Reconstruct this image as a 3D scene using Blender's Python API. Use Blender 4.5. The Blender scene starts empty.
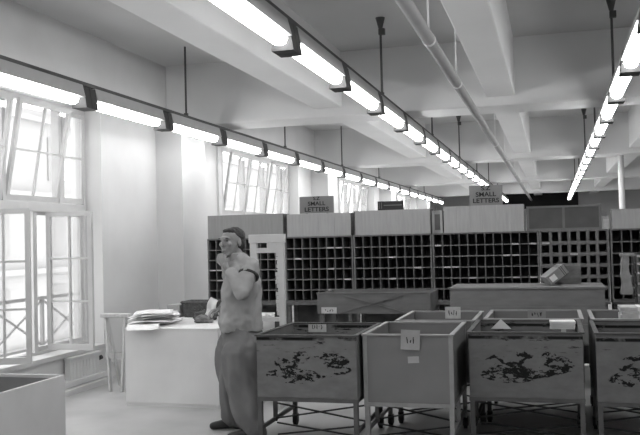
import bpy, bmesh, math, random
from mathutils import Vector, Matrix, Euler
random.seed(7)
S = bpy.context.scene
COL = S.collection
PI = math.pi

# ------------------------------------------------------------------ camera
FPX, CX, CY, EYE = 840.0, 320.0, 217.5, 1.64
_d = Vector(((553 - CX) / FPX, -(234 - CY) / FPX, -1)).normalized()     # hall axis seen by the lens
_z = Vector((1, 0.024, 0)).cross(_d).normalized()
_x = _d.cross(_z)
cam = bpy.data.objects.new('camera', bpy.data.cameras.new('camera'))
COL.objects.link(cam)
cam.data.sensor_fit = 'HORIZONTAL'
cam.data.sensor_width = 36.0
cam.data.lens = 36.0 * FPX / 640.0
cam.data.clip_end = 300
cam.matrix_world = Matrix.Translation((0, 0, EYE)) @ Matrix((_x, _d, _z)).to_4x4()
S.camera = cam

# ------------------------------------------------------------------ sky and exposure
w = bpy.data.worlds.new('overcast_sky'); S.world = w; w.use_nodes = True
w.node_tree.nodes['Background'].inputs[0].default_value = (1, 1, 1, 1)
w.node_tree.nodes['Background'].inputs[1].default_value = 1.7
S.view_settings.view_transform = 'Standard'
S.view_settings.look = 'None'
S.view_settings.gamma = 1
S.view_settings.use_curve_mapping = False
S.view_settings.exposure = 1.35
LAMP = 8.6

# ------------------------------------------------------------------ materials
MATS = {}
def mat(name, v, rough=0.7, var=0.12, scale=6.0, stretch=(1, 1, 1), bump=0.0, metal=0.0, spec=0.3):
    """plain grey surface with a slight mottling"""
    if name in MATS: return MATS[name]
    m = bpy.data.materials.new(name); m.use_nodes = True
    nt = m.node_tree; b = nt.nodes['Principled BSDF']
    b.inputs['Roughness'].default_value = rough
    b.inputs['Metallic'].default_value = metal
    b.inputs['Specular IOR Level'].default_value = spec
    tc = nt.nodes.new('ShaderNodeTexCoord'); mp = nt.nodes.new('ShaderNodeMapping')
    mp.inputs['Scale'].default_value = stretch
    no = nt.nodes.new('ShaderNodeTexNoise'); no.inputs['Scale'].default_value = scale
    no.inputs['Detail'].default_value = 5
    cr = nt.nodes.new('ShaderNodeValToRGB')
    lo, hi = v * (1 - var), v * (1 + var)
    cr.color_ramp.elements[0].position = 0.3; cr.color_ramp.elements[0].color = (lo, lo, lo, 1)
    cr.color_ramp.elements[1].position = 0.7; cr.color_ramp.elements[1].color = (hi, hi, hi, 1)
    L = nt.links.new
    L(tc.outputs['Object'], mp.inputs[0]); L(mp.outputs[0], no.inputs['Vector'])
    L(no.outputs[0], cr.inputs[0]); L(cr.outputs[0], b.inputs['Base Color'])
    if bump:
        bp = nt.nodes.new('ShaderNodeBump'); bp.inputs['Strength'].default_value = bump
        bp.inputs['Distance'].default_value = 0.01
        L(no.outputs[0], bp.inputs['Height']); L(bp.outputs[0], b.inputs['Normal'])
    MATS[name] = m
    return m

def scuff_mat(name, v, seed):
    """grey paint with black horizontal chips and a torn scar across the middle"""
    m = bpy.data.materials.new(name); m.use_nodes = True
    nt = m.node_tree; b = nt.nodes['Principled BSDF']; b.inputs['Roughness'].default_value = 0.75; b.inputs['Specular IOR Level'].default_value = .12
    L = nt.links.new
    def N(t, **k):
        n = nt.nodes.new(t)
        for a, q in k.items(): setattr(n, a, q)
        return n
    tc = N('ShaderNodeTexCoord')
    def noise(scale, stretch, off, detail=6, rough=0.6):
        mp = N('ShaderNodeMapping'); mp.inputs['Scale'].default_value = stretch; mp.inputs['Location'].default_value = off
        n = N('ShaderNodeTexNoise'); n.inputs['Scale'].default_value = scale
        n.inputs['Detail'].default_value = detail; n.inputs['Roughness'].default_value = rough
        L(tc.outputs['Object'], mp.inputs[0]); L(mp.outputs[0], n.inputs['Vector']); return n.outputs[0]
    def ramp(src, a, c):
        r = N('ShaderNodeMapRange'); r.inputs[1].default_value = a; r.inputs[2].default_value = c
        L(src, r.inputs[0]); return r.outputs[0]
    def mth(op, a, c):
        n = N('ShaderNodeMath', operation=op)
        for i, q in enumerate((a, c)):
            if isinstance(q, (int, float)): n.inputs[i].default_value = q
            else: L(q, n.inputs[i])
        return n.outputs[0]
    sep = N('ShaderNodeSeparateXYZ'); L(tc.outputs['Object'], sep.inputs[0])
    x, z = sep.outputs[0], sep.outputs[2]
    # torn paint: thin ragged contour lines of a warped noise inside an irregular patch, plus small chips
    def torn(scale, off, width, xc, zc, rx, rz):
        n1 = noise(scale, (1, 1, 2.1), (off, 0, off), 8, 0.66)
        wn = mth('MULTIPLY', ramp(noise(16, (1, 1, 1.5), (off + 3, 0, 0), 4, 0.6), 0.35, 0.65), width)
        line = ramp(mth('SUBTRACT', wn, mth('ABSOLUTE', mth('SUBTRACT', n1, 0.5), 0)), 0.0, 0.006)
        dx = mth('DIVIDE', mth('SUBTRACT', x, xc), rx); dz = mth('DIVIDE', mth('SUBTRACT', z, zc), rz)
        d2 = mth('ADD', mth('MULTIPLY', dx, dx), mth('MULTIPLY', dz, dz))
        d2 = mth('ADD', d2, mth('MULTIPLY', mth('SUBTRACT', noise(6, (1, 1, 1), (off, 2, 0), 3), 0.5), 1.2))
        return mth('MULTIPLY', line, ramp(d2, 1.05, 0.95))
    s1 = torn(3.1, seed, 0.065, 0.45, 0.255, 0.32, 0.105)
    s2 = torn(4.2, seed + 5.3, 0.055, 0.30, 0.17, 0.22, 0.06)
    chips = mth('MULTIPLY', ramp(noise(5, (1, 1, 7), (seed * 1.7, 0, 0), 8, 0.7), 0.585, 0.62), ramp(z, 0.27, 0.42))
    rimw = mth('MULTIPLY', ramp(noise(4, (1, 1, 1), (seed * 2.1, 0, 0), 4, 0.6), 0.40, 0.5),
               ramp(mth('ABSOLUTE', mth('SUBTRACT', z, 0.455), 0), 0.016, 0.008))
    mask = mth('MINIMUM', mth('ADD', mth('ADD', s1, s2), mth('ADD', chips, rimw)), 1.0)
    mx = N('ShaderNodeMix', data_type='RGBA')
    L(mask, mx.inputs[0])
    mot = N('ShaderNodeValToRGB')
    mot.color_ramp.elements[0].position = .3; mot.color_ramp.elements[0].color = (v * .85,) * 3 + (1,)
    mot.color_ramp.elements[1].position = .7; mot.color_ramp.elements[1].color = (v * 1.12,) * 3 + (1,)
    L(noise(7, (1, 1, 2), (seed, 0, 0)), mot.inputs[0]); L(mot.outputs[0], mx.inputs[6])
    mx.inputs[7].default_value = (.012, .012, .012, 1)
    L(mx.outputs[2], b.inputs['Base Color'])
    return m

def emit(name, s):
    m = bpy.data.materials.new(name); m.use_nodes = True
    b = m.node_tree.nodes['Principled BSDF']
    b.inputs['Base Color'].default_value = (.9, .9, .9, 1)
    b.inputs['Emission Color'].default_value = (1, 1, 1, 1)
    b.inputs['Emission Strength'].default_value = s
    return m

def glass_mat():
    m = bpy.data.materials.new('window_glass'); m.use_nodes = True
    nt = m.node_tree; nt.nodes.remove(nt.nodes['Principled BSDF'])
    o = nt.nodes['Material Output']
    t = nt.nodes.new('ShaderNodeBsdfTransparent'); t.inputs[0].default_value = (.93, .93, .93, 1)
    g = nt.nodes.new('ShaderNodeBsdfGlossy'); g.inputs['Roughness'].default_value = .05
    d = nt.nodes.new('ShaderNodeBsdfDiffuse'); d.inputs[0].default_value = (.8, .8, .8, 1)
    a = nt.nodes.new('ShaderNodeMixShader'); c = nt.nodes.new('ShaderNodeMixShader'); c.inputs[0].default_value = .05
    L = nt.links.new
    a.inputs[0].default_value = .05; L(t.outputs[0], a.inputs[1]); L(g.outputs[0], a.inputs[2])
    L(a.outputs[0], c.inputs[1]); L(d.outputs[0], c.inputs[2]); L(c.outputs[0], o.inputs[0])
    return m

GLASS = glass_mat()
WALLM = mat('wall_paint', .58, .6, .05, 1.5, bump=.05)
PIERM = WALLM
CEILM = mat('ceiling_paint', .56, .8, .06, .8)
BEAMM = mat('beam_paint', .70, .75, .05, .8)
FLOORM = mat('worn_floor', .37, .42, .16, 1.4, bump=.04)
WOODW = mat('white_painted_wood', .62, .5, .05, 5)
CTRM = mat('white_counter_paint', .66, .5, .05, 3)
DARKM = mat('dark_metal', .05, .5, .1, 8)
RODM = mat('rod_metal', .09, .6, .1, 8)
ENDM = mat('lamp_end_paint', .06, .6, .1, 8)
REFLM = mat('lamp_enamel', .45, .5, .03, 8)
DIFFM = emit('lamp_opal', LAMP)
CELLM = mat('dark_frame_wood', .11, .6, .25, 10, (1, 1, 3))
SHELFM = mat('shelf_edge_wood', .15, .6, .25, 10, (3, 1, 1))
BACKM = mat('frame_back_board', .10, .8, .2, 6)
HEADM = mat('header_board', .34, .7, .08, 5, (6, 6, .6))
HEADD = mat('header_board_dull', .26, .7, .08, 5, (6, 6, .6))
LATTM = mat('lattice_paint', .145, .7, .12, 6)
LABELM = mat('label_card', .45, .7, .12, 20)
PAPERM = mat('white_paper', .72, .7, .04, 12)
INKM = mat('black_ink', .015, .6, .1, 10)
BINM = mat('smooth_bin_paint', .17, .5, .07, 4)
BINR = mat('bin_rim_paint', .26, .5, .1, 12)
SKIPM = mat('skip_wood', .135, .7, .14, 4, (1, 1, 4))
STANDM = mat('stand_wood', .12, .7, .15, 8)
RUBBER = mat('black_rubber', .02, .7, .1, 8)

# ------------------------------------------------------------------ mesh helpers
class MB:
    def __init__(s): s.v = []; s.f = []
    def add(s, vs, fs):
        o = len(s.v); s.v += [tuple(q) for q in vs]; s.f += [tuple(i + o for i in q) for q in fs]; return s
    def box(s, x0, x1, y0, y1, z0, z1):
        return s.add([(x0,y0,z0),(x1,y0,z0),(x1,y1,z0),(x0,y1,z0),(x0,y0,z1),(x1,y0,z1),(x1,y1,z1),(x0,y1,z1)],
              [(0,3,2,1),(4,5,6,7),(0,1,5,4),(1,2,6,5),(2,3,7,6),(3,0,4,7)])
    def hexa(s, p):          # eight corners, bottom ring then top ring
        return s.add(p, [(0,3,2,1),(4,5,6,7),(0,1,5,4),(1,2,6,5),(2,3,7,6),(3,0,4,7)])
    def tube(s, a, b, r, n=8, r2=None):
        a, b = Vector(a), Vector(b); r2 = r if r2 is None else r2
        d = (b - a).normalized(); u = d.orthogonal().normalized(); t = d.cross(u)
        ring = lambda c, q: [c + (u * math.cos(2*PI*i/n) + t * math.sin(2*PI*i/n)) * q for i in range(n)]
        return s.add(ring(a, r) + ring(b, r2), [(i, (i+1) % n, n+(i+1) % n, n+i) for i in range(n)] +
              [tuple(range(n-1, -1, -1)), tuple(range(n, 2*n))])
    def bar(s, a, b, w, h, up=(0, 0, 1)):   # square bar from a to b
        a, b = Vector(a), Vector(b); d = (b - a).normalized()
        u = d.cross(Vector(up))
        if u.length < 1e-4: u = d.cross(Vector((1, 0, 0)))
        u.normalize(); t = u.cross(d)
        q = lambda c: [c - u*w/2 - t*h/2, c + u*w/2 - t*h/2, c + u*w/2 + t*h/2, c - u*w/2 + t*h/2]
        return s.add(q(a) + q(b), [(0,1,2,3)[::-1],(4,5,6,7),(0,1,5,4),(1,2,6,5),(2,3,7,6),(3,0,4,7)])
    def prism(s, poly, y0, y1):   # polygon in x,z pushed along y
        n = len(poly)
        return s.add([(x, y0, z) for x, z in poly] + [(x, y1, z) for x, z in poly],
              [tuple(range(n)), tuple(range(2*n-1, n-1, -1))] + [(i, n+i, n+(i+1) % n, (i+1) % n) for i in range(n)])
    def mesh(s, name, m, smooth=False):
        me = bpy.data.meshes.new(name); me.from_pydata(s.v, [], s.f); me.update()
        bm = bmesh.new(); bm.from_mesh(me); bmesh.ops.recalc_face_normals(bm, faces=bm.faces); bm.to_mesh(me); bm.free()
        if smooth: me.polygons.foreach_set('use_smooth', [True] * len(me.polygons))
        me.materials.append(m); return me
    def build(s, name, m, parent=None, loc=(0, 0, 0), rot=(0, 0, 0), smooth=False, bevel=0):
        o = bpy.data.objects.new(name, s.mesh(name, m, smooth)); COL.objects.link(o)
        o.location = loc; o.rotation_euler = rot
        if parent: o.parent = parent
        if bevel:
            q = o.modifiers.new('bevel', 'BEVEL'); q.width = bevel; q.segments = 2; q.limit_method = 'ANGLE'
        return o

def link_mesh(name, me, parent=None, loc=(0, 0, 0), rot=(0, 0, 0)):
    o = bpy.data.objects.new(name, me); COL.objects.link(o); o.location = loc; o.rotation_euler = rot
    if parent: o.parent = parent
    return o
def tag(o, label, cat, group=None):
    o['label'] = label; o['category'] = cat
    if group: o['group'] = group
    return o
def thing(name, label, cat, loc=(0, 0, 0), rz=0, group=None):
    o = bpy.data.objects.new(name, None); COL.objects.link(o); o.empty_display_size = .1
    o.location = loc; o.rotation_euler = (0, 0, rz)
    return tag(o, label, cat, group)
def struct(o): o['kind'] = 'structure'; return o
ORD = ['first','second','third','fourth','fifth','sixth','seventh','eighth','ninth','tenth','eleventh','twelfth','thirteenth',
       'fourteenth','fifteenth','sixteenth','seventeenth','eighteenth','nineteenth','twentieth','twenty-first','twenty-second','twenty-third','twenty-fourth','twenty-fifth']

# ------------------------------------------------------------------ the hall
XL, XR, YB, YF, ZC = -5.35, 6.3, -4.0, 40.0, 4.2
T = .38
struct(MB().box(XL - T, XR + .3, YB - .3, YF + .3, -.2, 0).build('floor', FLOORM))
ceiling = struct(MB().box(XL - T, XR + .3, YB - .3, YF + .3, ZC, ZC + .2).build('ceiling', CEILM))
ZLONG, ZCROSS = 3.44, 3.32
CROSS = [(3.2, 3.9), (11.1, 11.8), (19.0, 19.7), (26.9, 27.6), (34.8, 35.5)]
for a, b in CROSS:
    MB().box(XL, XR, a, b, ZCROSS, ZC + .05).build('cross_beam', BEAMM, ceiling, bevel=.02)
for xa, xb in ((-3.12, -2.72), (-.78, -.42), (1.62, 2.0), (4.0, 4.4)):
    edges = [YB] + [q for c in CROSS for q in c] + [YF]
    for k in range(0, len(edges), 2):
        MB().box(xa, xb, edges[k], edges[k+1], ZLONG, ZC + .05).build('long_beam', BEAMM, ceiling, bevel=.015)

SILL, TRAN, HEAD = .44, 2.08, 3.3
WINS = [(-3.1, 1.2), (4.9, 9.2), (13.1, 17.5), (21.3, 25.6), (29.3, 33.6)]
wl = MB()
y = YB
for a, b in WINS:
    wl.box(XL - T, XL, y, a, 0, ZC)
    wl.box(XL - T, XL, a, b, 0, SILL - .03); wl.box(XL - T, XL, a, b, HEAD, ZC)
    y = b
wl.box(XL - T, XL, y, YF, 0, ZC)
wall_left = struct(wl.build('wall_left', WALLM))
for a, b in CROSS:
    MB().box(XL, -4.95, a - .35, b - .25, 0, ZC if False else ZCROSS + .001).build('pier', PIERM, wall_left)
for a, b in WINS:
    for q in (a - .14, b):
        MB().box(XL, XL + .035, q, q + .14, SILL, HEAD + .1).build('architrave', WALLM, wall_left)
struct(MB().box(XR, XR + .3, YB, YF, 0, ZC).build('wall_right', WALLM))
struct(MB().box(XL - T, XR + .3, YB - .3, YB, 0, ZC).build('wall_back', WALLM))
struct(MB().box(XL - T, XR + .3, YF, YF + .3, 0, ZC).build('wall_far', mat('far_wall_paint', .4, .7, .06, 1)))
bs = MB(); y = YB
for a, b in CROSS:
    bs.box(XL, XL + .02, y, a - .35, 0, .18); bs.box(-4.95, -4.93, a - .37, b - .23, 0, .18); y = b - .25
bs.box(XL, XL + .02, y, YF, 0, .18)
struct(bs.build('baseboard_left', WALLM))
struct(MB().tube((1.47, 19.35, 0), (1.47, 19.35, ZCROSS), .065, 12).build('trim_1', BEAMM, smooth=True))

# ---- windows
FRM = mat('window_paint', .46, .5, .05, 6)
def leaf(parent, name, wdt, hgt, loc, rz, ry=0, cols=2, rows=3, hinge=0, bar=.022, stile=.05):
    """glazed leaf: local x is the width, z the height; turns about its hinge edge"""
    m = MB(); d = .02
    m.box(0, stile, -d, d, 0, hgt); m.box(wdt - stile, wdt, -d, d, 0, hgt)
    m.box(stile, wdt - stile, -d, d, 0, stile * 1.3); m.box(stile, wdt - stile, -d, d, hgt - stile, hgt)
    lf = m.build(name, FRM, parent, loc)
    lf.rotation_euler = Euler((ry, 0, rz), 'XYZ')
    iw, ih = wdt - 2 * stile, hgt - 2.3 * stile
    for c in range(1, cols):
        q = stile + iw * c / cols
        MB().box(q - bar/2, q + bar/2, -.014, .014, stile * 1.3, hgt - stile).build('glazing_bar', FRM, lf)
    for r in range(1, rows):
        q = stile * 1.3 + ih * r / rows
        MB().box(stile, wdt - stile, -.0145, .0145, q - bar/2, q + bar/2).build('glazing_bar', FRM, lf)
    for c in range(cols):
        for r in range(rows):
            MB().box(stile + iw*c/cols, stile + iw*(c+1)/cols, -.002, .002, stile*1.3 + ih*r/rows, stile*1.3 + ih*(r+1)/rows).build('pane', GLASS, lf)
    return lf
XW = -5.58
for n, (a, b) in enumerate(WINS):
    W = bpy.data.objects.new('window_%d' % (n + 1), None); COL.objects.link(W); W.location = (XW, a, 0); struct(W)
    L = b - a; p = L / 4
    f = MB()
    f.box(-.05, .05, 0, .06, SILL, HEAD); f.box(-.05, .05, L - .06, L, SILL, HEAD)
    f.box(-.05, .05, .06, L - .06, HEAD - .06, HEAD); f.box(-.05, .05, .06, L - .06, SILL - .03, SILL + .03)
    f.build('window_frame', FRM, W)
    MB().box(-.06, .07, .06, L - .06, TRAN - .05, TRAN + .05).build('transom', FRM, W)
    MB().box(.05, .30, -.05 if False else 0, L, SILL - .05, SILL).build('window_sill', FRM, W)
    for k in (1, 2, 3):
        MB().box(-.05, .05, k*p - .035, k*p + .035, SILL + .03, TRAN - .05).build('mullion', FRM, W)
    TE = [0, .128*L, .372*L, .628*L, .872*L, L]
    for q in TE[1:-1]: MB().box(-.05, .05, q - .03, q + .03, TRAN + .05, HEAD - .06).build('mullion', FRM, W)
    for k in range(5):           # top lights tip inward at the head
        tilt = (.02, .17, .15, .18, .02)[k]
        leaf(W, 'hopper_leaf', TE[k+1] - TE[k] - .07, HEAD - TRAN - .13, (.02, TE[k] + .035, TRAN + .06), PI/2, tilt, 2 if 0 < k < 4 else 1, 2)
    for k in range(4):
        if n == 1 and k == 2:
            leaf(W, 'casement_leaf', .52, TRAN - SILL - .10, (.08, k*p + .05, SILL + .04), math.radians(22))
            leaf(W, 'casement_leaf', .58, TRAN - SILL - .10, (.08, 8.31 - a, SILL + .04), math.radians(-1))
        elif n == 1 and k == 3:
            leaf(W, 'fixed_light', p - .1, TRAN - SILL - .08, (0, k*p + .035, SILL + .03), PI/2, 0, 1, 1, stile=.04)
        else:
            leaf(W, 'casement_leaf', p/2 - .035, TRAN - SILL - .08, (0, k*p + .035, SILL + .03), PI/2)
            leaf(W, 'casement_leaf', p/2 - .035, TRAN - SILL - .08, (0, k*p + p/2, SILL + .03), PI/2)

# ---- outside: railing and the house across the yard
rl = thing('balcony_railing', 'iron balcony railing with crossed bars outside the open window', 'railing', (-6.15, 4.9, .3))
IRON = mat('grey_iron', .32, .6, .1, 8)
for k in range(7):
    MB().box(-.02, .02, k*1.06, k*1.06 + .04, 0, .72).build('post', IRON, rl)
    if k < 6:
        MB().bar((0, k*1.06 + .04, .12), (0, k*1.06 + 1.06, .66), .02, .025, (1, 0, 0)).build('cross_bar', IRON, rl)
        MB().bar((.012, k*1.06 + .04, .66), (.012, k*1.06 + 1.06, .12), .02, .025, (1, 0, 0)).build('cross_bar', IRON, rl)
MB().box(-.025, .025, 0, 6.4, .68, .72).build('top_rail', IRON, rl)
MB().box(-.02, .02, 0, 6.4, .08, .11).build('bottom_rail', IRON, rl)
MB().box(-.3, .25, -.2, 6.6, -.12, 0).build('ledge', WALLM, rl)
FAC = mat('pale_stone', .34, .8, .05, 1)
hs = thing('opposite_building', 'pale stone building seen through the open windows', 'building', (-19, 0, -8))
MB().box(-3, 0, -20, 60, 0, 15).build('facade', FAC, hs)
for k in range(5): MB().box(0, .25, -20, 60, 2.8 + k*2.9, 3.0 + k*2.9).build('ledge', FAC, hs)
wm = MB().box(0, .06, 0, 1.1, 0, 1.7).mesh('far_window', mat('far_glass', .25, .3, .1, 1))
for k in range(5):
    for j in range(20): link_mesh('far_window', wm, hs, (0, -18 + j*3.6, .6 + k*2.9))

# ------------------------------------------------------------------ lamps
def lamp_meshes(length, gap):
    h = length / 2
    d = {}
    prof = [(-.052, .035), (-.060, .005), (-.048, -.028), (-.022, -.042), (.022, -.042), (.048, -.028), (.060, .005), (.052, .035)]
    d['diffuser'] = MB().prism(prof, -h + gap/2, h - gap/2).mesh('diffuser', DIFFM, False)
    tr = [(-.078, .036), (.078, .036), (.045, .165), (-.045, .165)]
    d['reflector'] = MB().prism(tr, -h + .12, h - .12).mesh('reflector', REFLM)
    d['end_box'] = MB().hexa([(-.085, -.055, -.065), (.085, -.055, -.065), (.085, .055, -.065), (-.085, .055, -.065),
                              (-.05, -.055, .15), (.05, -.055, .15), (.05, .055, .15), (-.05, .055, .15)]).mesh('end_box', ENDM)
    d['tube_end'] = MB().tube((0, -.022, 0), (0, .022, 0), .03, 8).mesh('tube_end', REFLM)
    return d
ROWS = [('left', -4.56, 7.6, 1.80, 37.5, 'lamp row nearest the windows', .44),
        ('middle', -1.86, 5.92, 1.63, 37.0, 'middle lamp row', .36),
        ('right', .69, 7.81, 1.68, 37.0, 'right-hand lamp row', .32)]
ZLAMP = 3.09
for nm, x, g0, pitch, yend, phrase, gap in ROWS:
    me = lamp_meshes(pitch, gap)
    start = g0 - pitch * int((g0 + 1.0) / pitch)
    n = int((yend - start) / pitch)
    first = None; vis = 0
    for k in range(n):
        yc = start + (k + .5) * pitch
        if yc > 4.5 or nm == 'right' and yc > 4: vis += 1
        off = k
        lab = ('fluorescent fixture in the %s, %s from the near end' % (phrase, ORD[vis - 1])) if vis else ('%s fluorescent fixture overhead behind the camera in the %s' % (ORD[k], phrase))
        t = thing('fluorescent_fixture', lab, 'lamp', (x, yc, ZLAMP), 0, 'fixtures of the ' + phrase)
        link_mesh('diffuser', me['diffuser'], t); link_mesh('reflector', me['reflector'], t)
        for s in (-1, 1): link_mesh('end_box', me['end_box'], t, (0, s * (pitch/2 - .06), 0))
    rt = thing('lamp_trunking', 'dark steel rail with hanging rods carrying the ' + phrase, 'lamp rail', (x, start, ZLAMP + .167))
    MB().box(-.03, .03, 0, n * pitch, 0, .038).build('rail', RODM, rt)
    r0 = {'left': 10.06, 'middle': 9.55, 'right': 9.7}[nm] - 8.4
    rod = MB().tube((0, 0, .05), (0, 0, ZC - ZLAMP - .167), .014, 8).mesh('hanging_rod', RODM, True)
    cup = MB().tube((0, 0, 0), (0, 0, .12), .025, 10, .055).mesh('ceiling_cup', RODM, True)
    zb = ZC - ZLAMP - .167
    for k in range(9):
        yy = r0 + k * 4.2
        if yy < start or any(a - .1 < yy < b + .1 for a, b in CROSS):
            if yy < start: continue
            yy = [b for a, b in CROSS if a - .1 < yy < b + .1][0] + .3
        ro = link_mesh('hanging_rod', rod, rt, (0, yy - start, 0))
        if nm != 'left':
            link_mesh('ceiling_cup', cup, ro, (0, 0, zb - .12)); MB().box(-.02, .05, -.03, .03, zb - .2, zb - .13).build('clamp', RODM, ro)
        MB().box(-.022, .022, -.022, .022, .038, .07).build('rod_foot', RODM, ro)

# overhead pipe
pp = thing('overhead_pipe', 'long grey pipe hung below the ceiling beams right of the middle lamps', 'pipe', (-.9, 0, 3.2))
MB().tube((0, -3, 0), (0, 39, 0), .05, 12).build('pipe_run', mat('pipe_paint', .36, .5, .05, 4), pp, smooth=True)
for yy in (1.5, 5.0, 6.6, 8.6, 14.5, 17.5, 22, 25, 30, 33):
    MB().tube((0, yy, .03), (0, yy, ZC - 3.2), .009, 6).build('hanger', BEAMM, pp)
    MB().tube((0, yy - .02, 0), (0, yy + .02, 0), .056, 12).build('clip', BEAMM, pp)

# dark blind across the top of the far end
db = thing('dark_blind', 'long black blind high up on the far wall', 'blind', (-2.6, 39.9, 0))
MB().box(0, 3.75, 0, .1, 2.83, 3.55).build('blind_cloth', mat('blind_black', .012, .8, .1, 5), db)
MB().box(-.03, 3.78, -.05, .1, 3.55, 3.62).build('blind_box', DARKM, db)

# ------------------------------------------------------------------ sorting frames
YFR = 10.67
def sorting_frame(x0, x1, ncol, nrow, label, zt=1.665, zb=.84, wood=CELLM, edge=SHELFM, thick=.012, ythick=.012, seed=1, head=None, gap=None, group='dark pigeonhole frames'):
    rnd = random.Random(seed)
    W = x1 - x0; D = .32
    t = thing('sorting_frame', label, 'sorting frame', (x0, YFR, 0), 0, group)
    MB().box(.02, W - .02, D - .015, D, zb, zt).build('back_panel', BACKM, t)
    for q in (0, W - .02): MB().box(q, q + .02, 0, D, zb, zt).build('side_panel', edge, t)
    MB().box(0, W, -.005, D, zt, zt + .02).build('top_board', wood, t)
    MB().box(0, W, -.005, D, zb - .02, zb).build('bottom_board', wood, t)
    iw = W - .04; ih = zt - zb
    sh = MB().box(.02, W - .02, -.004, D - .015, -ythick/2, ythick/2).mesh('shelf', edge)
    for r in range(1, nrow): link_mesh('shelf', sh, t, (0, 0, zb + ih*r/nrow))
    dv = MB().box(-thick/2, thick/2, 0, D - .015, zb, zt).mesh('divider', wood)
    for c in range(1, ncol): link_mesh('divider', dv, t, (.02 + iw*c/ncol, 0, 0))
    cw = iw / ncol
    lb = MB().box(-cw*.40, cw*.40, -.008, -.004, -.008, .010).mesh('label_strip', LABELM)
    for r in range(1, nrow):
        for c in range(ncol):
            if rnd.random() < .16: link_mesh('label_strip', lb, t, (.02 + cw*(c + .5), 0, zb + ih*r/nrow))
    # bench under the pigeonholes
    MB().box(0, W, -.06, D + .05, zb - .055, zb - .02).build('bench_top', wood, t)
    for qx in (.03, W - .07):
        for qy in (-.03, D - .02): MB().box(qx, qx + .04, qy, qy + .04, 0, zb - .055).build('leg', wood, t)
    MB().box(.07, W - .07, .0, D - .02, .28, .30).build('low_shelf', wood, t)
    MB().box(.01, W - .01, D - .01, D + .005, .02, zb - .055).build('base_panel', BACKM, t)
    if head:
        ha, hb, z0, z1, planks, hm, lm = head
        pw = (hb - ha) / planks
        for k in range(planks):
            MB().box(ha - x0 + k*pw + .0006, ha - x0 + (k+1)*pw - .0006, .0 + (.001 if k % 2 else 0), .022, z0, z1).build('header_plank', hm, t)
        if gap: MB().box(gap - x0, ha - x0, .06, .08, z0, z1).build('gap_board', lm, t)
        for q in (ha, hb - .03): MB().box(q - x0, q - x0 + .03, .022, .30, z0, z1).build('header_end', lm, t)
        MB().box(ha - x0, hb - x0, .022, .05, z1 - .04, z1).build('header_batten', lm, t)
    return t
sorting_frame(-4.56, -3.46, 10, 6, 'dark pigeonhole sorting frame behind the man, beside the wall pier', seed=2, head=(-4.55, -3.47, 1.685, 2.0, 1, HEADD, CELLM))
sorting_frame(-3.45, -2.52, 8, 6, 'dark pigeonhole sorting frame under the left small letters sign', seed=3, gap=-3.449, head=(-3.41, -2.54, 1.685, 1.985, 4, HEADM, CELLM))
sorting_frame(-2.51, -1.49, 9, 6, 'dark pigeonhole sorting frame under the small dark sign', seed=4, gap=-2.51, head=(-2.48, -1.50, 1.685, 2.0, 7, HEADM, CELLM))
sorting_frame(-1.48, -.17, 12, 6, 'widest dark pigeonhole sorting frame, under the right small letters sign', seed=5, head=(-1.33, -.34, 1.685, 2.02, 6, mat('header_board_light', .37, .7, .08, 5, (6, 6, .6)), CELLM))
sorting_frame(-.16, .64, 7, 6, 'grey lattice sorting frame with thick bars behind the parcel', wood=LATTM, edge=LATTM, thick=.038, ythick=.042, seed=6)
sorting_frame(.665, 2.1, 13, 6, 'dark pigeonhole sorting frame cut off by the right edge of the picture', seed=8, head=(.69, 2.05, 1.685, 1.92, 9, HEADM, CELLM))

pn = thing('notice_board', 'dark grey two-panel board above the lattice frame', 'board', (-.31, YFR, 1.686))
for q in (0, .425, .85): MB().box(q, q + .03, 0, .03, 0, .30).build('upright', LATTM, pn)
for q in (0, .275): MB().box(.03, .85, .002, .028, q, q + .025).build('rail', LATTM, pn)
for q in (.03, .455): MB().box(q, q + (.395), .01, .02, .025, .275).build('panel', mat('dull_panel', .085, .7, .1, 5), pn)
for q in (.1, .75): MB().box(q, q + .03, .03, .26, 0, .02).build('foot', LATTM, pn)
bx = thing('small_wall_box', 'small grey box with dark opening between two header boards', 'box', (-1.475, YFR - .005, 1.686))
MB().box(0, .13, .03, .16, 0, .285).build('box_body', HEADD, bx); MB().box(.03, .1, .022, .03, .04, .24).build('dark_panel', BACKM, bx)
MB().box(0, .03, .01, .03, 0, .285).build('upright', HEADD, bx); MB().box(.1, .13, .01, .03, 0, .285).build('upright', HEADM, bx)
cd = thing('card_box', 'small pale card box on top of the frame beside the right header', 'box', (.585, YFR + .02, 1.686))
MB().box(0, .07, 0, .1, 0, .15).build('carton', LABELM, cd, bevel=.003); MB().box(-.003, .073, -.003, .103, .12, .153).build('lid', HEADM, cd)

def text_mesh(body, size, m):
    c = bpy.data.curves.new('t', 'FONT'); c.body = body; c.size = size; c.align_x = 'CENTER'; c.extrude = .002; c.offset = size * .018
    o = bpy.data.objects.new('t', c); COL.objects.link(o)
    me = bpy.data.meshes.new_from_object(o.evaluated_get(bpy.context.evaluated_depsgraph_get()))
    bpy.data.objects.remove(o); me.materials.clear(); me.materials.append(m); me.name = 'lettering'
    return me
def sign(x, wdt, z, h, y, label, lines, bm, ink, sizes):
    t = thing('frame_sign', label, 'sign', (x, y, z), 0, 'signs above the sorting frames')
    MB().box(-wdt/2, wdt/2, 0, .012, 0, h).build('board', bm, t)
    for q in (-wdt*.3, wdt*.3): MB().box(q - .012, q + .012, .012, .03, -.14, h * .8).build('batten', CELLM, t)
    zz = h
    for s, sz in zip(lines, sizes):
        zz -= sz
        o = link_mesh('lettering', text_mesh(s, sz, ink), t, (0, -.002, zz + sz * .22), (PI/2, 0, 0))
        o.scale = (1.12, 1, 1)
    return t
SGN = mat('sign_board', .20, .7, .06, 6)
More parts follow.
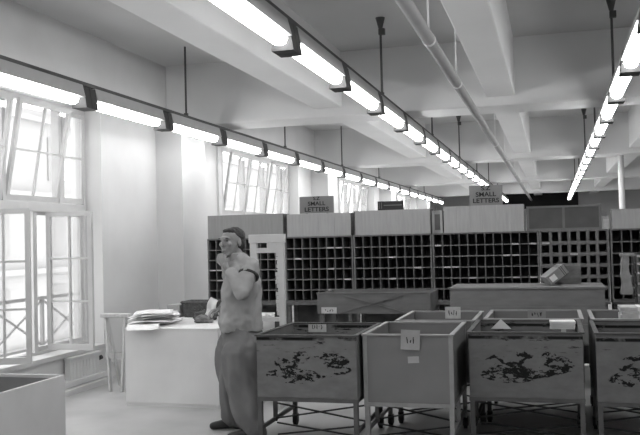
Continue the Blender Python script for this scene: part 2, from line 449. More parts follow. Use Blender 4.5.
sign(-3.01, .47, 1.99, .225, YFR + .05, 'grey sign reading small letters on the left header boards', ['S.Z', 'SMALL', 'LETTERS'], SGN, INKM, (.062, .075, .08))
sign(-2.015, .34, 2.002, .115, YFR + .05, 'small black sign standing above the middle header boards', [], mat('black_sign', .03, .6, .1, 8), LABELM, ())
o = COL.objects['frame_sign.001']
for k, (a, b, h0, h1) in enumerate(((-.155, -.145, .02, .105), (-.125, -.115, .02, .105), (-.09, .15, .055, .068), (-.09, .15, .105, .115))):
    MB().box(a, b, -.003, 0, h0, h1).build('light_stroke', mat('dull_stroke', .14, .7, .1, 6), o)
sign(-.80, .41, 2.022, .25, YFR + .06, 'sign reading small letters beside the dark blind, right of the lamps', ['S.Z', 'SMALL', 'LETTERS'], mat('sign_board_pale', .22, .7, .05, 6), INKM, (.078, .078, .078))

# ------------------------------------------------------------------ wheeled bins
def bin_trolley(x0, x1, y0, y1, zb, zt, label, panel, inner, rim=None, legm=mat('stand_dull', .09, .7, .15, 8), group='wheeled mail bins'):
    W, D = x1 - x0, y1 - y0; H = zt - zb; e = .018
    t = thing('mail_bin', label, 'bin', (x0, y0, 0), 0, group)
    MB().box(0, W, 0, e, 0, H).build('front_panel', panel, t, (0, 0, zb), bevel=.003)
    MB().box(0, W, D - e, D, 0, H).build('back_panel', panel, t, (0, 0, zb), bevel=.003)
    for q in (0, W - e): MB().box(q, q + e, e, D - e, 0, H).build('side_panel', inner, t, (0, 0, zb), bevel=.003)
    MB().box(e, W - e, e, D - e, 0, .02).build('bottom_panel', inner, t, (0, 0, zb))
    for qx in (0, W) if rim else ():
        for qy in (0, D):
            sx = -1 if qx == 0 else 1; sy = -1 if qy == 0 else 1
            m = MB()
            m.box(*sorted((qx + sx*.004, qx - sx*.028)), *sorted((qy + sy*.004, qy)), zb, zt)
            m.box(*sorted((qx + sx*.004, qx)), *sorted((qy, qy - sy*.028)), zb, zt)
            m.build('corner_angle', rim or inner, t)
    r = rim or mat('dark_rim', .07, .7, .3, 12)
    b = .012
    MB().box(-b, W + b, -b, e + .004, zt, zt + .012).build('rim_strip', r, t); MB().box(-b, W + b, D - e - .004, D + b, zt, zt + .012).build('rim_strip', r, t)
    for q in (-b, W - e - .004): MB().box(q, q + e + .004 + b, e + .004, D - e - .004, zt, zt + .012).build('rim_strip', r, t)
    # stand
    g = .035; zl = .10
    MB().box(-.005, W + .005, -.004, .03, zb - .03, zb).build('stand_rail', r if rim else legm, t)
    MB().box(-.005, W + .005, D - .03, D + .004, zb - .03, zb).build('stand_rail', legm, t)
    for q in (0, W - .03): MB().box(q, q + .03, .03, D - .03, zb - .03, zb).build('stand_rail', legm, t)
    leg = MB().box(-g/2, g/2, -g/2, g/2, zl, zb - .03).mesh('leg', legm)
    wheel = MB().tube((-.015, 0, 0), (.015, 0, 0), .045, 14).mesh('wheel', RUBBER)
    fork = MB().box(-.024, -.017, -.02, .02, -.02, .05).box(.017, .024, -.02, .02, -.02, .05).box(-.024, .024, -.022, .022, .05, .056).mesh('castor', DARKM)
    for qx in (g/2, W - g/2):
        for qy in (g/2, D - g/2):
            link_mesh('leg', leg, t, (qx, qy, 0))
            c = link_mesh('castor', fork, t, (qx, qy + .01, .045)); link_mesh('wheel', wheel, c)
    for yy, hi, lo in ((D * .42, .30, .17), (D * .42 + .03, .13, .03)):
        MB().bar((.015, yy, hi), (W - .015, yy, lo), .012, .016, (0, 1, 0)).build('brace', DARKM, t)
        MB().bar((.015, yy + .014, lo), (W - .015, yy + .014, hi), .012, .016, (0, 1, 0)).build('brace', DARKM, t)
    for xx in (.012, W - .012):
        MB().bar((xx, g, .17), (xx, D - g, .17), .02, .03).build('side_rail', legm, t)
        MB().bar((xx, D * .42, .15), (xx, D * .42, zb - .03), .03, .03).build('mid_post', legm, t)
    return t
IN = mat('bin_inside', .15, .6, .1, 5)
B1 = bin_trolley(-2.27, -1.465, 6.24, 7.18, .42, .895, 'scuffed grey mail bin nearest the man in the front row', scuff_mat('scuffed_a', .155, 1.3), IN)
B2 = bin_trolley(-1.43, -.75, 6.33, 7.28, .385, .895, 'smooth grey mail bin with pale rim and two paper labels', BINM, BINM, BINR, BINR)
B3 = bin_trolley(-.65, .19, 6.53, 7.46, .41, .895, 'badly scuffed grey mail bin in front of the long crate with parcel', scuff_mat('scuffed_b', .145, 4.1), IN)
B4 = bin_trolley(.28, 1.12, 6.50, 7.44, .40, .895, 'scuffed mail bin cut off at the right edge, front row', scuff_mat('scuffed_c', .145, 7.7), IN)
B5 = bin_trolley(-1.36, -.68, 7.36, 8.29, .40, .90, 'plain grey mail bin directly behind the smooth labelled bin', BINM, BINM, BINR)
B6 = bin_trolley(-.60, .22, 7.52, 8.40, .40, .90, 'plain grey mail bin in the back row behind the badly scuffed bin', BINM, BINM, BINR)
B7 = bin_trolley(.30, 1.12, 7.52, 8.40, .40, .90, 'back-row mail bin at the right edge holding white cartons', BINM, BINM, BINR)

def scribble(parent, w_, h_, n, seed, y=-.0006):
    r = random.Random(seed)
    for k in range(n):
        x = -w_/2 + w_ * (k + .5) / n
        pts = [(x + r.uniform(-.3, .3) * w_/n, y, r.uniform(-.45, .45) * h_) for _ in range(4)]
        m = MB()
        for a, b in zip(pts, pts[1:]): m.bar(a, b, .0012, .006, (1, 0, 0))
        m.build('pen_mark', INKM, parent)
def card(x, z, y, w_, h_, label, marks, seed, ry=0, m=LABELM, size=.6):
    t = thing('paper_label', label, 'label', (x, y, z))
    t.rotation_euler = (0, ry, 0)
    MB().box(-w_/2, w_/2, 0, .0015, -h_/2, h_/2).build('card', m, t)
    if marks: scribble(t, w_ * size, h_ * size, marks, seed)
card(-1.063, .866, 6.313, .145, .15, 'square pale paper label on the front of the smooth bin', 3, 3, .05, mat('label_card_grey', .30, .7, .1, 12), .45)
card(-1.045, .715, 6.326, .085, .05, 'small torn paper label below the square one', 0, 3, -.05, mat('label_card_grey2', .33, .7, .1, 12))
card(-2.03, .868, 7.158, .165, .085, 'pale card with black marks inside the leftmost bin', 5, 8)
card(-.965, .895, 8.265, .15, .115, 'pale card with black marks standing on the bin behind the smooth bin', 4, 9)
card(-.175, .87, 8.377, .17, .085, 'dull card with black marks hung in the back-row bin', 4, 12, 0, mat('label_card_dull', .24, .7, .1, 12))

def lump(name, rx, ry, rz, m, loc, seed, parent=None, amp=.25, cut=True):
    bm = bmesh.new(); bmesh.ops.create_icosphere(bm, subdivisions=4, radius=1)
    from mathutils import noise as nz
    for v in bm.verts:
        q = v.co.copy(); k = 1 + amp * nz.noise(q * 1.6 + Vector((seed, 0, 0))) + amp * .5 * nz.noise(q * 4 + Vector((0, seed, 0)))
        v.co = Vector((q.x * rx * k, q.y * ry * k, max(q.z, -.55 if cut else -1) * rz * k))
    z0 = min(v.co.z for v in bm.verts)
    for v in bm.verts: v.co.z -= z0
    me = bpy.data.meshes.new(name); bm.to_mesh(me); bm.free(); me.materials.append(m)
    me.polygons.foreach_set('use_smooth', [True] * len(me.polygons))
    return link_mesh(name, me, parent, loc)
SACK = mat('sack_canvas', .15, .9, .2, 20, bump=.3)
for q, (x, y, lab) in enumerate(((-1.87, 6.70, 'leftmost front bin'), (-.33, 6.95, 'badly scuffed front bin'), (.70, 6.97, 'front bin at the right edge'))):
    s = thing('mail_sack', 'dark canvas mail sack lying in the ' + lab, 'sack', (x, y, .445), 0, 'sacks in the bins')
    lump('sack_body', .24, .32, .22, SACK, (0, 0, 0), q * 3.1, s)
    MB().tube((.02, -.1, .30), (.06, -.14, .36), .05, 10, .035).build('neck', SACK, s, smooth=True)

def sheet(w_, d_, loc, rot, label, group=None, m=PAPERM, seed=0, curl=.02, name='paper_sheet', cat='paper'):
    r = random.Random(seed); a, b = r.uniform(0, 6), r.uniform(0, 6)
    n = 8; vs = []; fs = []
    for k in range(2):
        for i in range(n + 1):
            for j in range(n + 1):
                u, v = i / n - .5, j / n - .5
                vs.append((u * w_, v * d_, curl * (math.sin(u * 5 + a) + math.sin(v * 6 + b) + .6 * math.sin(9 * u + 7 * v)) - k * .0015))
    q = (n + 1) ** 2
    for i in range(n):
        for j in range(n):
            c = i * (n + 1) + j
            fs += [(c, c + n + 1, c + n + 2, c + 1), (q + c + 1, q + c + n + 2, q + c + n + 1, q + c)]
    for i in range(n):
        for c, s in ((i, 1), (n * (n + 1) + i, 1)): fs.append((c, c + 1, q + c + 1, q + c))
        for c in (i * (n + 1), i * (n + 1) + n): fs.append((c, c + n + 1, q + c + n + 1, q + c))
    o = MB().add(vs, fs).build(name, m, None, loc, rot, True)
    return tag(o, label, cat, group)
# papers in the scuffed bin
ob = MB().prism([(-.085, 0), (.085, 0), (.0, .085)], 0, .004).build('paper_corner', PAPERM, None, (-.455, 7.40, .835), (.12, 0, 0))
tag(ob, 'pale triangular paper corner sticking up inside the badly scuffed bin', 'paper')
for k in range(3):
    st = MB().box(-.1, .1, 0, .16, 0, .022).build('envelope_bundle', PAPERM, None, (.05 + .004*k, 7.24 - .012*k, .852 + .0225*k), (0, 0, .06*k - .05), bevel=.003)
    tag(st, ['lowest', 'middle', 'topmost'][k] + ' white envelope bundle of the pile in the badly scuffed bin', 'envelopes', 'envelope bundles in the scuffed bin')
bk = thing('cardboard_block', 'grey carton under the envelope pile in the badly scuffed bin', 'box', (.06, 7.33, .431))
MB().box(-.09, .09, -.11, .11, 0, .419).build('carton', SKIPM, bk, bevel=.004); MB().box(-.02, .02, -.111, .111, 0, .42).build('tape', LABELM, bk)
for k, (z0, z1, dx) in enumerate(((.421, .905, 0), (.9065, .935, .01), (.9365, .972, -.005))):
    c = thing('white_carton', ['tall white carton standing in the right back-row bin', 'lower flat white carton on the tall carton at right', 'upper flat white carton on the tall carton at right'][k], 'box', (.56 + dx, 7.95, z0), 0, 'white cartons in the right bin')
    MB().box(0, .36, 0, .3, 0, (z1 - z0)).build('carton', LABELM, c, bevel=.003)
    MB().box(.15, .21, -.001, .301, .001, (z1 - z0) + .0005).build('tape', PAPERM, c)

# ------------------------------------------------------------------ crates behind the bins
def crate(name, label, x0, x1, y0, y1, zb, zt, m, boards, closed, cross=False):
    W, D, H = x1 - x0, y1 - y0, zt - zb
    t = thing(name, label, 'crate', (x0, y0, 0))
    for k in range(boards):
        a, b = H * k / boards, H * (k + 1) / boards
        bd = MB().box(0, W, 0, .02, a + .001, b - .001).mesh('board', m); sd = MB().box(0, .02, .02, D - .02, a + .001, b - .001).mesh('side_board', m)
        link_mesh('board', bd, t, (0, 0, zb)); link_mesh('board', bd, t, (0, D - .02, zb))
        link_mesh('side_board', sd, t, (0, 0, zb)); link_mesh('side_board', sd, t, (W - .02, 0, zb))
    MB().box(.02, W - .02, .02, D - .02, zb, zb + .02).build('bottom', m, t)
    if closed: MB().box(-.01, W + .01, -.012, D + .01, zt, zt + .022).build('lid', m, t, bevel=.003)
    else:
        MB().box(-.008, W + .008, -.008, .024, zt, zt + .012).build('rim_strip', IN, t); MB().box(-.008, W + .008, D - .024, D + .008, zt, zt + .012).build('rim_strip', IN, t)
    if cross:
        MB().bar((.3, -.004, zb + .02), (W - .3, -.004, zb + H - .02), .008, .022, (0, 1, 0)).build('cross_batten', m, t)
        MB().bar((.3, -.0045, zb + H - .02), (W - .3, -.0045, zb + .02), .009, .022, (0, 1, 0)).build('cross_batten', m, t)
    for qx in (.02, W - .07):
        for qy in (.02, D - .07): MB().box(qx, qx + .05, qy, qy + .05, 0, zb).build('leg', STANDM, t)
    return t
crate('mail_skip', 'shallow dark grey skip on legs behind the leftmost bin', -2.63, -1.33, 9.3, 9.95, .79, 1.02, SKIPM, 1, False, True)
crate('long_crate', 'long grey wooden crate on legs with a parcel on its lid', -1.10, .50, 9.2, 9.95, .50, 1.06, mat('crate_wood', .175, .7, .12, 4, (1, 1, 4)), 3, True)
card(-2.49, .83, 9.288, .18, .07, 'white card on the front of the shallow skip', 4, 21, 0, LABELM)
PZ = 1.083
pc = thing('parcel', 'tilted brown paper parcel with white address label on the long crate', 'parcel', (-.03, 9.42, PZ), 0)
pc.rotation_euler = (0, math.radians(-36), .3)
MB().box(0, .24, 0, .22, 0, .11).build('wrapping', mat('parcel_paper', .24, .7, .12, 9), pc, bevel=.006)
MB().box(.03, .10, -.002, 0, .02, .085).build('address_label', PAPERM, pc)
for q in (.18, .2): MB().box(q, q + .006, -.003, .223, -.003, .113).build('string', DARKM, pc)
bk = thing('leaning_board', 'dark flat board leaning behind the parcel on the crate', 'board', (.12, 9.72, PZ))
MB().box(-.12, .16, 0, .025, 0, .23).build('panel', CELLM, bk, (0, 0, 0), (-.2, 0, 0)); MB().box(-.12, .16, -.002, 0, .2, .23).build('edge_strip', SHELFM, bk, (0, 0, 0), (-.2, 0, 0))

# rack with cloth at the right edge
rk = thing('paper_rack', 'open grey rack with white shelf edges at the right edge', 'rack', (.82, 9.45, 0))
for q in (.02, .52):
    for qy in (0, .3): MB().box(q, q + .025, qy, qy + .025, 0, 1.4).build('post', LATTM, rk)
for z in (.6, .98, 1.1, 1.21, 1.31, 1.39): 
    s = MB().box(.025, .5, 0, .325, z - .01, z).build('shelf', LATTM, rk); MB().box(.025, .5, -.006, 0, z - .016, z + .006).build('edge_strip', LABELM, s)
cl = thing('hanging_cloth', 'light grey cloth hung over the end of the rack', 'cloth', (.735, 9.47, .98))
m = MB(); n = 10
pts = [(math.sin(k * .7) * .008, k / n * .41) for k in range(n + 1)]
for (a, z0), (b, z1) in zip(pts, pts[1:]):
    ta, tb = .03 + .028 * (1 - z0 / .41) + .005 * math.sin(z0 * 40), .03 + .028 * (1 - z1 / .41) + .005 * math.sin(z1 * 40)
    m.hexa([(a - ta, 0, z0), (a + ta, 0, z0), (a + ta, .16, z0), (a - ta, .16, z0), (b - tb, 0, z1), (b + tb, 0, z1), (b + tb, .16, z1), (b - tb, .16, z1)])
m.build('drape', mat('cloth_grey', .26, .9, .2, 10), cl); MB().box(-.05, .09, -.01, .17, .405, .43).build('fold', mat('cloth_grey', .26), cl)

# ------------------------------------------------------------------ left side: counter, crate, trestle, radiator
ct = thing('white_counter', 'white painted counter box with papers and basket on top', 'counter', (-4.235, 7.74, 0))
CW, CDp, CH = 1.02, 1.75, .77
MB().box(0, CW, 0, .025, .03, CH).build('front_panel', CTRM, ct, bevel=.003); MB().box(0, CW, CDp - .025, CDp, .03, CH).build('back_panel', CTRM, ct)
for q in (0, CW - .025): MB().box(q, q + .025, .025, CDp - .025, .03, CH).build('side_panel', CTRM, ct)
MB().box(-.005, CW + .005, -.005, CDp + .005, CH, CH + .018).build('top_board', CTRM, ct, bevel=.004)
MB().box(.006, CW - .006, .006, CDp - .006, 0, .03).build('plinth', CTRM, ct)
CT = CH + .019
NTH = ['lowest', 'second', 'third', 'fourth', 'fifth', 'sixth', 'seventh', 'topmost']
for k in range(8):
    r = random.Random(k + 40)
    sheet(.40, .56, (-4.13 + r.uniform(-.05, .09), 8.20 + r.uniform(-.10, .10), CT + .018 + k * .015), (0, 0, .45 + r.uniform(-.3, .3)),
          NTH[k] + ' white paper sheet of the pile on the white counter', 'papers on the white counter', seed=3, curl=.004)
sheet(.32, .20, (-4.0, 7.69, CT + .016), (.2, 0, .45), 'white paper sheet hanging over the front edge of the counter', seed=77, curl=.003)
# basket
bt = thing('wicker_basket', 'dark wicker basket standing on the back of the white counter', 'basket', (-3.93, 8.98, CT))
BW, BD, BH = .36, .26, .17
def ring(z, k, off): return [(sx * (BW/2 * k + off), sy * (BD/2 * k + off), z) for sx, sy in ((-1,-1),(1,-1),(1,1),(-1,1))]
WICK = mat('wicker', .085, .8, .3, 30)
for i in range(8):
    z = .004 + i * BH / 8; k = .84 + .16 * i / 8
    p = ring(z + .009, k, .004 if i % 2 else 0); m = MB()
    for a, b in zip(p, p[1:] + p[:1]): m.bar(a, b, .012, .019)
    m.build('woven_band', WICK, bt)
m = MB(); p = ring(BH, 1, .006)
for a, b in zip(p, p[1:] + p[:1]): m.tube(a, b, .014, 8)
m.build('rim', WICK, bt); MB().box(-BW/2*.84, BW/2*.84, -BD/2*.84, BD/2*.84, 0, .01).build('base', WICK, bt)
for i in range(9):
    x = -BW/2 + BW * i / 8
    for s in (-1, 1): MB().tube((x * .84, s * BD/2 * .84 + s*.008, 0), (x, s * (BD/2 + .009), BH), .006, 6).build('stake', WICK, bt)
for i in range(1, 6):
    yq = -BD/2 + BD * i / 6
    for s in (-1, 1): MB().tube((s * BW/2 * .84 + s*.008, yq * .84, 0), (s * (BW/2 + .009), yq, BH), .006, 6).build('stake', WICK, bt)
gb = thing('grey_carton', 'pale grey carton beside the wicker basket', 'box', (-4.225, 8.96, CT))
MB().box(-.075, .075, -.1, .1, 0, .14).build('carton', mat('carton_grey', .34, .7, .1, 8), gb, bevel=.004); MB().box(-.08, .08, -.105, .105, .11, .145).build('lid', mat('carton_grey', .3), gb)
for k, (x, y, s, lab) in enumerate(((-3.70, 8.55, .11, 'right dark cloth bundle in front of the basket'), (-3.42, 8.62, .10, 'dark cloth bundle between basket and man'), (-3.60, 8.30, .085, 'small dark cloth bundle beside the paper pile'))):
    b = thing('cloth_bundle', lab, 'cloth', (x, y, CT), 0, 'cloth bundles on the counter')
    lump('cloth', s * 1.2, s, s * .55, mat('dark_cloth%d' % k, (.07, .05, .16)[k], .9, .3, 14, bump=.4), (0, 0, 0), k * 2.7 + 1, b, .35)
    MB().tube((-s*.5, -s*.3, s * .35), (s * .4, -s * .4, s * .55), .012, 8).build('tie_cord', SHELFM, b, smooth=True)

# open crate at lower left
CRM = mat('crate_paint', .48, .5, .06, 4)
oc = thing('white_crate', 'open white crate cut off at the lower left corner', 'crate', (-4.05, 3.55, 0))
W, D, H = .92, 1.36, .79
MB().box(W - .022, W, 0, D, .02, H).build('side_panel', CRM, oc, bevel=.003); MB().box(0, .022, 0, D, .02, H).build('side_panel', CRM, oc, bevel=.003)
for q in (0, D - .022): MB().box(.022, W - .022, q, q + .022, .02, H).build('end_panel', CRM, oc, bevel=.003)
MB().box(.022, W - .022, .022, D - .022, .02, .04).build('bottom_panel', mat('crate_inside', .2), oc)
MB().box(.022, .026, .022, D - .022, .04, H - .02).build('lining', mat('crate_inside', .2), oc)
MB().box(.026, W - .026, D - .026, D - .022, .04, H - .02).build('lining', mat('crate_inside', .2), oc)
for qx in (.0, W - .05):
    for qy in (.0, D - .05): MB().box(qx, qx + .05, qy, qy + .05, 0, .02).build('foot', STANDM, oc)

# trestle leaning by the wall
TR = mat('pale_wood', .50, .6, .1, 8, (6, 6, 1))
ts = thing('folding_trestle', 'narrow white wooden trestle standing between wall and counter', 'trestle', (-4.79, 8.55, 0))
MB().bar((-.17, .08, .82), (-.02, -.1, .0), .022, .05, (0, 1, 0)).build('leg', TR, ts)
MB().bar((.08, .08, .84), (.12, -.1, .0), .022, .05, (0, 1, 0)).build('leg', TR, ts)
MB().bar((-.17, .10, .82), (-.12, .30, .0), .022, .05, (0, 1, 0)).build('leg', TR, ts)
MB().bar((.08, .10, .84), (.14, .30, .0), .022, .05, (0, 1, 0)).build('leg', TR, ts)
MB().box(-.22, .14, .04, .14, .81, .85).build('top_rail', TR, ts, bevel=.004)
MB().box(-.12, .10, -.035, -.015, .36, .42).build('cross_rail', TR, ts)
MB().box(-.03, .0, -.06, -.035, .33, .45).build('clasp', TR, ts)

rd = thing('radiator_cover', 'low white radiator cover under the open window', 'radiator', (XL, 8.35, 0))
MB().box(.022, .10, 0, .62, .10, .36).build('front_panel', WALLM, rd, bevel=.004)
MB().box(.022, .12, -.02, .64, .362, .385).build('top', WALLM, rd)
for k in range(8): MB().box(.10, .106, .05 + k*.07, .085 + k*.07, .14, .32).build('grille_slat', WALLM, rd)
for z, d_ in ((.0, .22), (.07, .16)): MB().box(.022, d_, -1.6, .72, z, z + .06).build('step_board', WALLM, rd)
MB().tube((.05, .68, .0), (.05, .68, .30), .012, 8).build('valve_pipe', WALLM, rd)
MB().tube((.05, .68, .28), (.10, .68, .30), .025, 8).build('valve_knob', DARKM, rd)

# white stand behind the first bin
ws = thing('white_stand', 'narrow white open stand with ragged inner edge beside the man', 'stand', (-2.93, 7.92, 0))
WS = mat('white_stand_paint', .5, .5, .04, 6)
for q in (0, .295): MB().box(q, q + (.075 if q == 0 else .06), 0, .05, .06, 1.70).build('post', WS, ws, bevel=.004)
MB().box(-.01, .365, -.005, .055, 1.62, 1.705).build('top_rail', WS, ws, bevel=.004)
MB().box(.075, .295, .005, .045, 1.52, 1.57).build('mid_rail', WS, ws)
MB().box(.18, .295, .002, .048, 1.57, 1.62).build('corner_block', WS, ws)
MB().box(.075, .295, .0, .05, .84, .88).build('low_rail', WS, ws)
m = MB(); r = random.Random(5)
for k in range(16):
    z = .90 + k * .039; d_ = r.uniform(.008, .035)
    m.box(  .295 - d_, .295, .008, .042, z, z + .036)
m.build('ragged_edge', WS, ws)
for q in (.02, .29): MB().box(q, q + .05, -.18, .25, .0, .06).build('foot', WS, ws)
MB().box(.02, .34, .012, .04, .30, .35).build('bottom_rail', WS, ws)
ob = sheet(.09, .04, (-2.74, 7.945, .903), (0, 0, .2), 'crumpled white paper on the low rail of the white stand', seed=9, curl=.008)
# ------------------------------------------------------------------ the man
SKIN = mat('skin', .22, .55, .06, 12)
SHIRT = mat('work_jacket', .29, .85, .07, 9, bump=.15)
TROUS = mat('work_trousers', .15, .9, .08, 7, bump=.2)
HAIRM = mat('dark_hair', .035, .6, .25, 40, (1, 1, 6), bump=.4)
SHOEM = mat('black_shoe', .025, .4, .15, 10)
FWD = Vector((-.859, -.512, 0)).normalized(); LFT = Vector((-FWD.y, FWD.x, 0)) * -1
LFT = Vector((.512, -.859, 0)).normalized()
def lf(l, f, z): return Vector((0, 0, z)) + LFT * l + FWD * f      # left, forward, up
def blob(bm, c, r, rot=None, seg=2):
    q = bmesh.ops.create_icosphere(bm, subdivisions=seg, radius=1)['verts']
    R = rot or Matrix.Identity(3)
    for v in q: v.co = Vector(c) + R @ Vector((v.co.x * r[0], v.co.y * r[1], v.co.z * r[2]))
def limb(bm, pts, n=14):
    """pts: (centre, radius) or (centre, radius_along_left, radius_along_forward); overlapping cones"""
    for (a, ra), (b, rb) in zip(pts, pts[1:]):
        a, b = Vector(a), Vector(b); d = (b - a).normalized(); u = d.orthogonal().normalized(); t = d.cross(u)
        A = [bm.verts.new(a + (u*math.cos(2*PI*i/n) + t*math.sin(2*PI*i/n))*ra) for i in range(n)]
        B = [bm.verts.new(b + (u*math.cos(2*PI*i/n) + t*math.sin(2*PI*i/n))*rb) for i in range(n)]
        for i in range(n): bm.faces.new((A[i], A[(i+1) % n], B[(i+1) % n], B[i]))
        bm.faces.new(A[::-1]); bm.faces.new(B)
    for c, r in pts: blob(bm, c, (r, r, r))
BASIS = Matrix((LFT, FWD, Vector((0, 0, 1)))).transposed()          # local (left, forward, up) -> world
def ell(bm, l, f, z, rl, rf, rz, yaw=0, pitch=0):
    blob(bm, lf(l, f, z), (rl, rf, rz), BASIS @ Matrix.Rotation(yaw, 3, 'Z') @ Matrix.Rotation(pitch, 3, 'X'), 3)
def loft(bm, rings, n=28):
    """rings: (l, f, z, half width along left, half depth along forward, yaw)"""
    prev = None
    for l, f, z, a, b, yaw in rings:
        c, s = math.cos(yaw), math.sin(yaw); cur = []
        for i in range(n):
            x, y = a * math.cos(2*PI*i/n), b * math.sin(2*PI*i/n)
            cur.append(bm.verts.new(lf(l + x*c - y*s, f + x*s + y*c, z)))
        if prev:
            for i in range(n): bm.faces.new((prev[i], prev[(i+1) % n], cur[(i+1) % n], cur[i]))
        else: bm.faces.new(cur[::-1])
        prev = cur
    bm.faces.new(prev)
def fuse(name, bm, voxel, m, parent, smooth=6, folds=None):
    bmesh.ops.recalc_face_normals(bm, faces=bm.faces)
    me = bpy.data.meshes.new(name); bm.to_mesh(me); bm.free()
    o = bpy.data.objects.new(name, me); COL.objects.link(o)
    q = o.modifiers.new('r', 'REMESH'); q.mode = 'VOXEL'; q.voxel_size = voxel
    if smooth:
        q = o.modifiers.new('s', 'SMOOTH'); q.iterations = smooth; q.factor = .5
    out = bpy.data.meshes.new_from_object(o.evaluated_get(bpy.context.evaluated_depsgraph_get()))
    bpy.data.objects.remove(o); bpy.data.meshes.remove(me)
    out.name = name
    if folds:
        nn = [v.normal.copy() for v in out.vertices]
        for v, nrm in zip(out.vertices, nn): v.co += nrm * folds(v.co)
        out.update()
    out.materials.clear(); out.materials.append(m)
    out.polygons.foreach_set('use_smooth', [True] * len(out.polygons))
    return link_mesh(name, out, parent)
from mathutils import noise as NZ
TY = math.radians(20)                                               # chest turned a little to the lens
HY = math.radians(-38)                                               # head turned towards the lens
HC = (.0, .075, 1.632)                                              # head centre
def hd(l, f, z):                                                     # head-local offset -> body (left, forward, up)
    c, s = math.cos(HY), math.sin(HY)
    return (HC[0] + (l*c - f*s) * 1.12, HC[1] + (l*s + f*c) * 1.12, HC[2] + z * 1.12)
man = thing('person', 'man in pale work jacket and baggy trousers holding his hand to his mouth', 'person', (-2.61, 6.82, 0))
LS, LE, LW = lf(.17, -.06, 1.415), lf(.275, .03, 1.225), lf(.145, .135, 1.40)
RS, RE, RW = lf(-.175, .06, 1.425), lf(-.235, .03, 1.175), lf(-.13, .14, 1.06)
LH, RH = lf(.105, .168, 1.475), lf(-.115, .205, 1.05)
HIPL, HIPR = lf(.09, 0, .90), lf(-.09, 0, .90)
KNL, KNR = lf(.17, .03, .48), lf(-.13, .05, .48)
ANL, ANR = lf(.27, -.03, .09), lf(-.19, .05, .09)
# body: one continuous skin
bm = bmesh.new()
loft(bm, [(0, 0, .84, .145, .10, 0), (0, 0, .95, .15, .105, 0), (0, .01, 1.08, .135, .10, TY/2), (0, .01, 1.22, .145, .105, TY), (0, 0, 1.36, .155, .10, TY), (0, 0, 1.44, .12, .075, TY)])
limb(bm, [(LS, .05), (LE, .04), (LW, .028)]); limb(bm, [(RS, .05), (RE, .04), (RW, .028)])
limb(bm, [(HIPL, .08), (KNL, .055), (ANL, .038)]); limb(bm, [(HIPR, .08), (KNR, .055), (ANR, .038)])
limb(bm, [(lf(0, .005, 1.42), .062), (lf(0, .045, 1.56), .054)])
for an, s in ((ANL, 1), (ANR, -1)):
    limb(bm, [(an - Vector((0, 0, .045)), .035), (an + FWD * .14 - Vector((0, 0, .06)), .028)])
# head
def hb(l, f, z, a, b, c, pitch=0): 
    p = hd(l, f, z); ell(bm, p[0], p[1], p[2], a * 1.12, b * 1.12, c * 1.12, HY, pitch)
hb(0, -.012, .028, .075, .094, .082); hb(0, .02, -.015, .066, .075, .085); hb(0, .042, -.070, .046, .044, .038)
hb(0, .082, .032, .052, .018, .018)                                  # brow
hb(0, .094, -.004, .009, .013, .028); hb(0, .100, -.022, .013, .011, .010)   # nose
hb(0, .082, -.058, .026, .014, .008); hb(0, .080, -.070, .023, .014, .008)   # lips
hb(0, .070, -.093, .022, .018, .014)                                 # chin
for s in (-1, 1):
    hb(s * .040, .068, -.012, .020, .018, .020)                      # cheek
    hb(s * .077, -.008, .0, .009, .019, .032)                        # ear
def hand(bm, wrist, centre, up, palm, side, curl, spread=.016):
    """palm plus four bent fingers and a thumb leaving the side of the palm"""
    up = up.normalized(); palm = palm.normalized(); side = side.normalized()
    limb(bm, [(wrist, .026), (wrist * .5 + centre * .5, .029)], 10)
    for k in range(4):
        root = centre + side * (1.5 - k) * .021 - up * .035
        limb(bm, [(root, .014), (centre + side * (1.5 - k) * .023 + up * .028, .0115)], 8)
        L = (.040, .045, .042, .033)[k]
        p0 = centre + side * (1.5 - k) * .0235 + up * .030
        d1 = (up * math.cos(curl) + palm * math.sin(curl)); d2 = (up * math.cos(curl*2) + palm * math.sin(curl*2)); d3 = (up * math.cos(curl*2.7) + palm * math.sin(curl*2.7))
        p1 = p0 + d1 * L; p2 = p1 + d2 * L * .7; p3 = p2 + d3 * L * .5
        limb(bm, [(p0, .0100), (p1, .0095), (p2, .009), (p3, .008)], 8)
    t0 = centre + side * .030 - up * .030
    t1 = t0 + side * .028 + up * .022 + palm * .012; t2 = t1 + up * .030 + palm * .014 + side * .004
    limb(bm, [(t0, .014), (t1, .0115), (t2, .009)], 8)
hand(bm, LW, LH, (LH - LW) + Vector((0, 0, .02)), (lf(0, .07, 1.54) - LH) * Vector((1, 1, .3)), FWD * .7 - LFT * .5, .75)
hand(bm, RW, RH, (RH - RW), Vector((0, 0, -1)) + LFT * .6, LFT, .65)
body = fuse('body', bm, .005, SKIN, man, 3)
# eyes and brows
for s in (-1, 1):
    p = hd(s * .031, .082, .014)
    q = bmesh.new(); blob(q, lf(*p), (.009, .009, .006)); me = bpy.data.meshes.new('eye'); q.to_mesh(me); q.free(); me.materials.append(INKM); link_mesh('eye', me, man)
    q = bmesh.new(); p = hd(s * .033, .092, .034); blob(q, lf(*p), (.02, .007, .005), BASIS @ Matrix.Rotation(HY, 3, 'Z')); me = bpy.data.meshes.new('eyebrow'); q.to_mesh(me); q.free(); me.materials.append(HAIRM); link_mesh('eyebrow', me, man)
p1, p2 = hd(-.022, .094, -.064), hd(.022, .094, -.064)
MB().tube(lf(*p1), lf(*p2), .003, 6).build('mouth_line', mat('lip_shadow', .12), man)
# hair: short back and sides, receding front
bm = bmesh.new()
hb(0, -.036, .050, .081, .090, .072); hb(0, -.050, .0, .078, .068, .085)
hb(0, .022, .090, .058, .045, .022)
hair = fuse('hair', bm, .007, HAIRM, man, 3, lambda c: .004 * NZ.noise(c * 60))
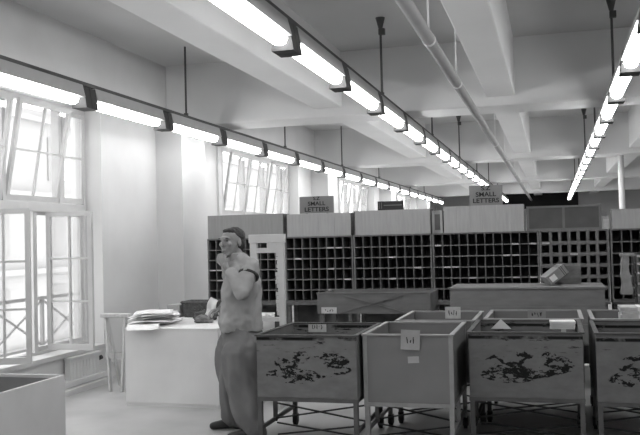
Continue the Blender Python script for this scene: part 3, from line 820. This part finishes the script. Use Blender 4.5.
# trousers: wide legs under a high waist, falling in long folds
bm = bmesh.new()
loft(bm, [(0, .0, .74, .20, .185, 0), (0, .0, .85, .178, .172, 0), (0, .0, .95, .15, .13, 0)])
def trouser_leg(hip, kn, an):
    limb(bm, [(hip + Vector((0, 0, -.15)), .155), (hip * .5 + kn * .5 + FWD * .02, .155), (kn + FWD * .01, .145), (kn * .4 + an * .6, .132), (an + Vector((0, 0, .01)), .115)], 18)
trouser_leg(HIPL, KNL, ANL); trouser_leg(HIPR, KNR, ANR)
def tf(c):
    l, f, z = c.dot(LFT), c.dot(FWD), c.z
    a = math.sin(f * 26 + l * 16 - z * 9 + 2.5 * NZ.noise(c * 3.0)) * .017          # slanting drapes
    b = NZ.noise(Vector((l * 9, f * 11, z * 2.2))) * .020 + NZ.noise(Vector((l * 22, f * 22, z * 6))) * .007
    return a * (.9 + .6 * NZ.noise(c * 2 + Vector((9, 0, 0)))) + b
tr = fuse('trousers', bm, .011, TROUS, man, 4, tf)
# jacket
bm = bmesh.new()
loft(bm, [(0, .0, .875, .186, .186, TY*.2), (0, .005, .95, .19, .188, TY*.5), (0, .005, 1.06, .185, .180, TY*.7), (0, .0, 1.20, .19, .172, TY), (0, -.01, 1.33, .195, .152, TY), (0, -.01, 1.41, .175, .125, TY), (0, .0, 1.475, .12, .105, TY), (0, .02, 1.525, .075, .075, TY)])
limb(bm, [(lf(.04, .01, 1.475), .07), (LS, .078)], 16); limb(bm, [(lf(-.04, .02, 1.475), .07), (RS, .078)], 16)
limb(bm, [(LS + Vector((0, 0, -.005)), .078), (LS*.5 + LE*.5, .076), (LE, .070)], 16); limb(bm, [(LE, .069), (LE*.45 + LW*.55, .060), (LW - (LW - LE).normalized() * .03, .048)], 16)
limb(bm, [(RS + Vector((0, 0, -.005)), .078), (RS*.5 + RE*.5, .070), (RE, .062)], 16); limb(bm, [(RE, .060), (RW - (RW - RE).normalized() * .03, .044)], 16)
def jf(c):
    l, f, z = c.dot(LFT), c.dot(FWD), c.z
    return NZ.noise(Vector((l * 10, f * 10, z * 5))) * .016 + .009 * NZ.noise(c * 20) + .006 * math.sin(z * 16 + f * 30 + l * 20 + 3 * NZ.noise(c * 5))
jk = fuse('jacket', bm, .0085, SHIRT, man, 3, jf)
# collar, arm band, shoes
cm = MB()
for k in range(18):
    a0, a1 = 2*PI*k/18, 2*PI*(k+1)/18
    if 1.25 < a0 < 1.85: continue
    pt = lambda a, r, z, df: lf(r * math.cos(a), r * .95 * math.sin(a) + df, z)
    cm.hexa([pt(a0, .078, 1.485, .015), pt(a1, .078, 1.485, .015), pt(a1, .098, 1.475, .015), pt(a0, .098, 1.475, .015),
             pt(a0, .070, 1.545, .038), pt(a1, .070, 1.545, .038), pt(a1, .082, 1.54, .038), pt(a0, .082, 1.54, .038)])
cm.build('collar', mat('collar_cloth', .30, .8, .06, 10), man)
q = LS * .68 + LE * .32; d = (LE - LS).normalized()
MB().tube(q - d * .010, q + d * .012, .091, 20, .090).build('arm_band', mat('arm_band_cloth', .035, .8, .1, 10), man, smooth=True)
for an in (ANL, ANR):
    b2 = bmesh.new()
    limb(b2, [(an + Vector((0, 0, -.035)) - FWD * .03, .046), (an + FWD * .08 + Vector((0, 0, -.045)), .043), (an + FWD * .19 + Vector((0, 0, -.055)), .034)], 14)
    for v in b2.verts: v.co.z = max(v.co.z, .004)
    sh = fuse('shoe', b2, .008, SHOEM, man, 3)
    MB().tube((0, 0, 0), (0, 0, .012), .04, 14).build('heel', RUBBER, sh, an - FWD * .035 + Vector((0, 0, -.09)))
# paper in his right hand
ob = sheet(.11, .16, man.location + RH + FWD * .03 - LFT * .045 + Vector((0, 0, .02)), (1.35, .3, -.35), 'crumpled white paper held in the lowered hand of the man', seed=15, curl=.012)
